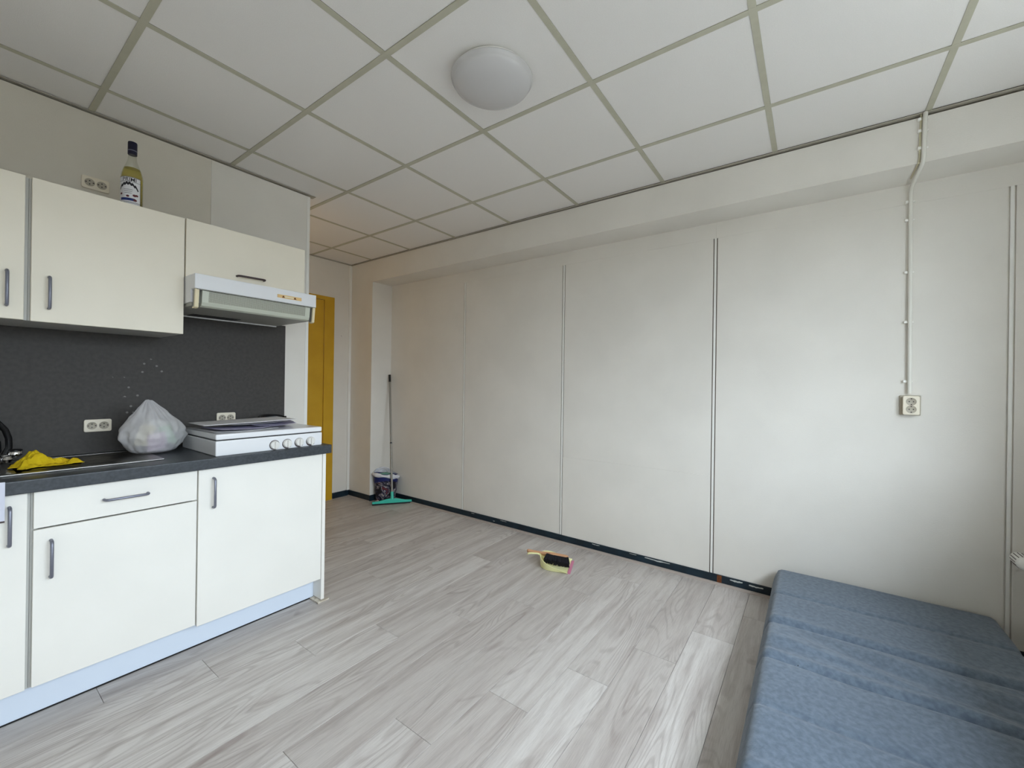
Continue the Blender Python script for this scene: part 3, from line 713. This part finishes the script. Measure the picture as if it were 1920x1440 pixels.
mb.obj('label_fruit', mat('label_fruit_print', lin(96, 44, 48), .6), lb)
patch(MB(), -.036, .020, .040, .052, R0+.0003).obj('label_band', mat('label_blue_print', lin(30, 52, 116), .6), lb)
def wrapped_text(txt, size, s0, z0, parent):
    cu = bpy.data.curves.new('txt', 'FONT'); cu.body = txt; cu.size = size; cu.align_x = 'CENTER'; cu.space_character = 1.02; cu.offset = .0002
    ob = bpy.data.objects.new('txt', cu); C.objects.link(ob); bpy.context.view_layer.update()
    me = bpy.data.meshes.new_from_object(ob.evaluated_get(bpy.context.evaluated_depsgraph_get()))
    bpy.data.objects.remove(ob)
    mb = MB(); mb.v = [wrap(s0+v.co.x, z0+v.co.y, R0+.0005) for v in me.vertices]; mb.f = [tuple(p.vertices) for p in me.polygons]
    bpy.data.meshes.remove(me)
    return mb.obj('label_lettering', ink, parent)
wrapped_text("PRIMI", .0215, -.001, .1302, lb)
mb = MB()                                          # serifs of the lettering
for s_, w_ in ((-.0235, .0028), (-.0105, .0028), (-.0045, .0028), (.0022, .0028), (.0075, .0024), (.0165, .0024), (.0213, .0028)):
    patch(mb, s_-w_, s_+w_, .1300, .1309, R0+.0005, 2); patch(mb, s_-w_, s_+w_, .1446, .1455, R0+.0005, 2)
mb.obj('label_serifs', ink, lb)

# ------------------------------------------------------------------ dustpan and brush
yaw = math.atan2(.077, .212)
t = thing('dustpan', 'pale yellow plastic dustpan with a pink lip on the floor', 'dustpan')
W2, LP = .112, .205
def half_w(y):                                      # half width along the pan, y=0 lip .. LP back
    q = y/LP
    return W2*(1 - .05*q) if q < .55 else W2*math.sqrt(max(0, 1-((q-.55)/.45)**2))*(1-.0275)
def wall_h(y): q = y/LP; return .006 + .062*q**1.3
mb = MB()
N = 28
ring = []
for i in range(N+1):
    a = PI*i/N
    s = (i/N)                                       # from right lip, round the back, to left lip
    if s < .32: y = s/.32*LP*.55; x = half_w(y)
    elif s > .68: y = (1-s)/.32*LP*.55; x = -half_w(y)
    else:
        q = (s-.32)/.36*PI; y = LP*.55 + LP*.45*math.sin(q); x = W2*.97*math.cos(q)
    ring.append((x, y))
vs = []; fs = []
for x, y in ring:
    h = wall_h(y); vs += [(x*.93, y*.985+.002, .0015), (x, y, .004+h*.5), (x*1.03, y*1.01, h+.004), (x*1.07, y*1.02, h+.0045)]
for i in range(N):
    for j in range(3): fs.append((i*4+j, (i+1)*4+j, (i+1)*4+j+1, i*4+j+1))
mb.add(vs, fs); mb.add([(x*.93, y*.985+.002, .0015) for x, y in ring], [tuple(range(N+1))])
mb.obj('scoop', 'pan', t, smooth=True, angle=50, solid=.002)
MB().box(-W2*.95, W2*.95, -.017, .004, .0008, .0040).obj('lip', 'pink', t, bevel=.0012)
hp = [(0, LP-.004, .058), (0, LP+.012, .070), (0, LP+.025, .071), (0, LP+.065, .069), (0, LP+.085, .066), (0, LP+.094, .057)]
mb = MB()
for k in range(len(hp)-1):
    pass
ws = [.022, .015, .013, .015, .017, .014]
vs = []
for (x, y, z), w in zip(hp, ws): vs += [(-w, y, z-.004), (-w*.7, y, z+.003), (w*.7, y, z+.003), (w, y, z-.004)]
fs = []
for k in range(len(hp)-1):
    for j in range(3): fs.append((k*4+j, (k+1)*4+j, (k+1)*4+j+1, k*4+j+1))
mb.add(vs, fs).obj('handle', 'pan', t, smooth=True, angle=60, solid=.003)
t.location = (2.562, 1.337, 0); t.rotation_euler.z = yaw
# hand brush lying in the pan
t2 = thing('hand_brush', 'wooden hand brush with black bristles resting in the yellow dustpan', 'brush', (2.562, 1.337, .004), rz=yaw)
def put(mb):                                        # brush axis along +y, tipped, then leaned on its side
    m = Matrix.Translation((.018, .008, .051)) @ Matrix.Rotation(.06, 4, 'Z') @ Matrix.Rotation(.085, 4, 'X') @ Matrix.Rotation(.98, 4, 'Y') @ Matrix.Translation((0, 0, -.048))
    mb.v = [tuple(m @ Vector(v)) for v in mb.v]; return mb
wv = []
st = [(-.006, .018, .010), (.012, .022, .012), (.10, .022, .012), (.145, .018, .011), (.175, .012, .010), (.235, .010, .009), (.277, .012, .010), (.286, .008, .007)]
for y, w, h in st: wv += [(-w, y+.012, .048-h), (w, y+.012, .048-h), (w, y+.012, .048+h*.6), (-w, y+.012, .048+h*.6)]
fs = [(0, 1, 2, 3), tuple(range(len(wv)-4, len(wv)))]
for k in range(len(st)-1):
    for j in range(4): fs.append((k*4+j, k*4+(j+1) % 4, (k+1)*4+(j+1) % 4, (k+1)*4+j))
o = put(MB().add(wv, fs)).obj('stock', 'beech', None, bevel=.003, seg=2); o.parent = t2
mb = MB()
for i in range(10):
    for j in range(22):
        x = -.017+.034*i/9; y = .008+.145*j/21
        ex = x*1.25+random.uniform(-.002, .002); ey = y+(j-10.5)*.0012+random.uniform(-.003, .003)
        ln = .052 + random.uniform(-.003, .003)
        mb.tube([(x, y, .042), ((x+ex)/2, (y+ey)/2, .042-ln*.5), (ex, ey, .042-ln)], [.0038, .0044, .0034], 5)
o = put(mb).obj('bristles', 'bristle', None, kind='stuff'); o.parent = t2

# ------------------------------------------------------------------ squeegee and sack in the corner
ba, bb_ = Vector((2.603, 3.612, 0)), Vector((2.918, 3.379, 0))
d = (bb_-ba).normalized(); mid = (ba+bb_)/2; rz = math.atan2(d.y, d.x); L = (bb_-ba).length/2
t = thing('floor_squeegee', 'turquoise floor squeegee on a grey pole leaning in the corner', 'squeegee')
MB().box(-L, L, -.004, .004, .0008, .022).obj('rubber_blade', 'blackpl', t)
pts = [(-L, .016), (L, .016), (L, .036), (.13, .040), (.06, .056), (.03, .060), (-.03, .060), (-.06, .056), (-.13, .040), (-L, .036)]
MB().prism(pts, lambda p, q, tt: (p, tt, q), -.010, .010).obj('head', 'squeegee', t, bevel=.003)
inv = Matrix.Rotation(-rz, 3, 'Z')
top = inv @ (Vector((2.893, 3.735, 1.338)) - Vector((mid.x, mid.y, 0)))
b0 = Vector((0, .0, .05)); dd = (top-b0)
MB().tube([b0, b0+dd*.06], [.017, .015], 14).obj('ferrule', 'squeegee', t, smooth=True, angle=50)
po = MB().tube([b0+dd*.05, b0+dd*.95], .0105, 14).obj('pole', 'stick', t, smooth=True, angle=50)
MB().tube([b0+dd*.435, b0+dd*.445], .0118, 14).obj('pole_joint', 'blackpl', po, smooth=True, angle=50)
MB().tube([b0+dd*.94, b0+dd*1.0], .0125, 14).obj('grip', 'blackpl', t, smooth=True, angle=50)

t.location = (mid.x, mid.y, 0); t.rotation_euler.z = rz
t = thing('rubbish_sack', 'blue and dark printed plastic sack with folded white rim behind the squeegee', 'bag', (2.803, 3.655, 0), rz=math.atan2(-.61, .79))
def sack_fn(u, v):
    a = 2*PI*u
    q = v
    rx = .098+.028*q; ry = .066+.010*q
    if v < .06: rx *= v/.06*.25+.75; ry *= v/.06*.25+.75
    nn = 1 + .09*noise.fractal(Vector((math.cos(a)*1.4, math.sin(a)*1.4, q*3)), .9, 2, 3)*min(1, v*4)*(1-.5*v)
    return (rx*nn*math.cos(a), ry*nn*math.sin(a), .002+.285*q - .018*math.cos(a-.2)*q)
def setp(mb, name, m, solid=.001):
    o = mb.obj(name, m, None, smooth=True, angle=70, solid=solid); o.parent = t; return o
mb = MB().grid(sack_fn, 56, 26); n = 57
mb.add([sack_fn(i/56, 0) for i in range(56)], [tuple(range(56))])
setp(mb, 'sack_body', 'sack')
def rim_fn(u, v):
    a = 2*PI*u; q = v
    out = math.sin(q*PI)*.014
    b = Vector(sack_fn(u, 1))
    nz = noise.noise(Vector((math.cos(a)*2, math.sin(a)*2, 3.3)))
    back = max(0, math.sin(a))
    z = b.z - .040*(1-q)*(1+.4*nz) + (.018*nz + .045*back*max(0, math.cos(a-2.2)+.3))*q
    k = 1 + (out + .004)/.12 - q*.05
    return (b.x*k, b.y*k, z + .004)
setp(MB().grid(rim_fn, 56, 8), 'folded_rim', mat('white_sack_inside', lin(226, 226, 230), .4, lin(206, 206, 212), 30))
P = [(-.105, .03, .26), (-.10, .055, .31), (-.07, .07, .335), (-.03, .075, .34), (.01, .072, .325), (.03, .07, .28)]
setp(MB().grid(lambda u, v: (lambda i, f: tuple((Vector(P[i])*(1-f)+Vector(P[i+1])*f) + Vector((0, -.006+.012*v, -.018+.026*v))))(min(int(u*5), 4), u*5-min(int(u*5), 4)), 20, 3), 'sack_handle', 'film')
t3 = tag(MB().prism([(-.07, .20), (.075, .21), (.068, .288), (.0, .303), (-.072, .292)], lambda p, q, tt: (p, tt-.01, q), -.02, .022).obj('green_package', mat('sea_green_plastic', lin(104, 150, 134), .5), bevel=.006), 'sea green plastic package showing inside the rubbish sack', 'package')
t3.location = (2.803, 3.655, 0); t3.rotation_euler.z = math.atan2(-.61, .79)

def scrap(u, v):
    x = (u-.5)*.064; y = (v-.5)*.040
    return (x, y, .0015+max(0, .026*(1-(2*u-1)**2)*(1-(2*v-1)**2) + .010*noise.noise(Vector((u*4, v*4, 8)))))
o = MB().grid(scrap, 16, 12).obj('crumpled_wrapper', mat('red_white_wrapper', lin(120, 24, 30), .4, lin(226, 216, 216), 30), smooth=True, solid=.001)
o.location = (2.694, 3.655, 0); o.rotation_euler.z = -.6
tag(o, 'small crumpled red and white wrapper on the floor beside the rubbish sack', 'wrapper')

# ------------------------------------------------------------------ folding mattress by the right wall
t = thing('folding_mattress', 'blue grey fabric folding mattress lying on the floor against the panelled wall', 'mattress', (1.95, -.28, 0))
CX0, CX1, CY0, CY1, CZ = .72, 2.912, -.712, .158, .200
seams = [(2.553, .006), (2.243, .013), (1.933, .013), (1.628, .006), (1.318, .012), (1.008, .006)]
def top_z(x, y):
    z = CZ
    sag = 0
    for sx, dp in seams:
        sx2 = sx + .030*((y-CY1)/(CY0-CY1)) + .006*noise.noise(Vector((y*3, sx*7, 0)))
        z -= dp*math.exp(-((x-sx2)/.010)**2) + dp*.35*math.exp(-((x-sx2)/.035)**2)
        if dp > .010: z += .006*math.exp(-((x-sx2-.035)/.022)**2)
    # creases between the two deep seams
    w = math.exp(-((x-2.09)/.14)**2)
    z += w*.016*noise.fractal(Vector((x*9-y*1.6, y*1.9, 1.7)), .9, 2, 3)
    z += w*.009*math.exp(-((x-2.06-.10*(y+.1))/.013)**2)*max(0, math.sin((y+.72)*3.4))
    z += .003*noise.noise(Vector((x*3, y*3, 0)))
    return z
def couch():
    mb = MB(); nx, ny = 260, 70; R = .034
    # cross-section parameter along y: side - top - side
    def sect(s, x):
        L1 = .16; L2 = CY1-CY0
        tot = 2*L1+L2; q = s*tot
        if q < L1:
            z = .006 + (CZ-R-.006)*q/L1; y = CY1 + .020*math.sin(PI*min(1, q/L1))*.9; return y, z, 0
        if q > L1+L2:
            q2 = (tot-q)/L1; z = .006+(CZ-R-.006)*q2; y = CY0 - .016*math.sin(PI*q2); return y, z, 0
        f = (q-L1)/L2; y = CY1 + (CY0-CY1)*f
        e = min(CY1-y, y-CY0)
        k = 1 if e > R else math.sqrt(max(0, 1-((R-e)/R)**2))
        return y, CZ-R + R*k, k
    def fn(u, v):
        x = CX0 + (CX1-CX0)*u
        y, z, k = sect(v, x)
        e = min(x-CX0, CX1-x); kx = 1 if e > .03 else math.sqrt(max(0, 1-((.03-e)/.03)**2))
        dz = top_z(x, y) - CZ
        gz = 0
        for sx, dp in seams:
            gz += dp*math.exp(-((x-sx)/.010)**2)
        if k <= 0: y += -gz*.7*(1 if y > 0 else -1)
        z2 = z + dz*min(1, k+.15)
        z2 = min(z2, .006 + (CZ+.02-.006)*1) if kx >= 1 else .10 + (z2-.10)*(.6+.4*kx)
        return (x, y, z2)
    mb.grid(fn, nx, ny)
    for u in (0, 1):
        ring = [fn(u, j/ny) for j in range(ny+1)]
        mb.add(ring, [tuple(range(ny+1))])
    return mb
couch().obj('fabric_cover', 'couch', t, smooth=True, angle=75)
BX(CX0+.03, CX1-.03, CY0+.02, CY1-.02, .001, .012).obj('underside', 'handle_dark', t)
BX(1.925, 1.9285, .03, .0335, .1985, .2003).obj('mark', 'void', t)

# radiator below the window: only its valve head reaches into the picture
t = thing('radiator', 'white radiator whose ribbed thermostat head shows at the right photo edge', 'radiator', (1.8, -.82, .12))
MB().box(.9, 2.70, -.80, -.785, .14, .53).box(.9, 2.70, -.885, -.87, .14, .53).box(.9, 2.70, -.87, -.80, .515, .53).obj('panel', 'radiator', t, bevel=.004)
MB().tube([(2.70, -.80, .497), (2.765, -.765, .497)], .009, 10).obj('pipe_stub', 'chrome', t, smooth=True)
fn = lambda a, b, c: (c, a, b)
vh = MB().lathe([(.018, 2.765), (.026, 2.772), (.0285, 2.79), (.0285, 2.865), (.027, 2.874), (.022, 2.880), (0, 2.882)], 28, (0, -.765, .498), fn).obj('valve_head', 'radiator', t, smooth=True, angle=50)
mb = MB()
for k in range(14):
    a = 2*PI*k/14
    cy, cz = -.765+.0283*math.cos(a), .498+.0283*math.sin(a)
    mb.box(2.80, 2.862, cy-.0014, cy+.0014, cz-.0014, cz+.0014)
mb.obj('grip_slots', 'handle_dark', vh, kind='stuff')
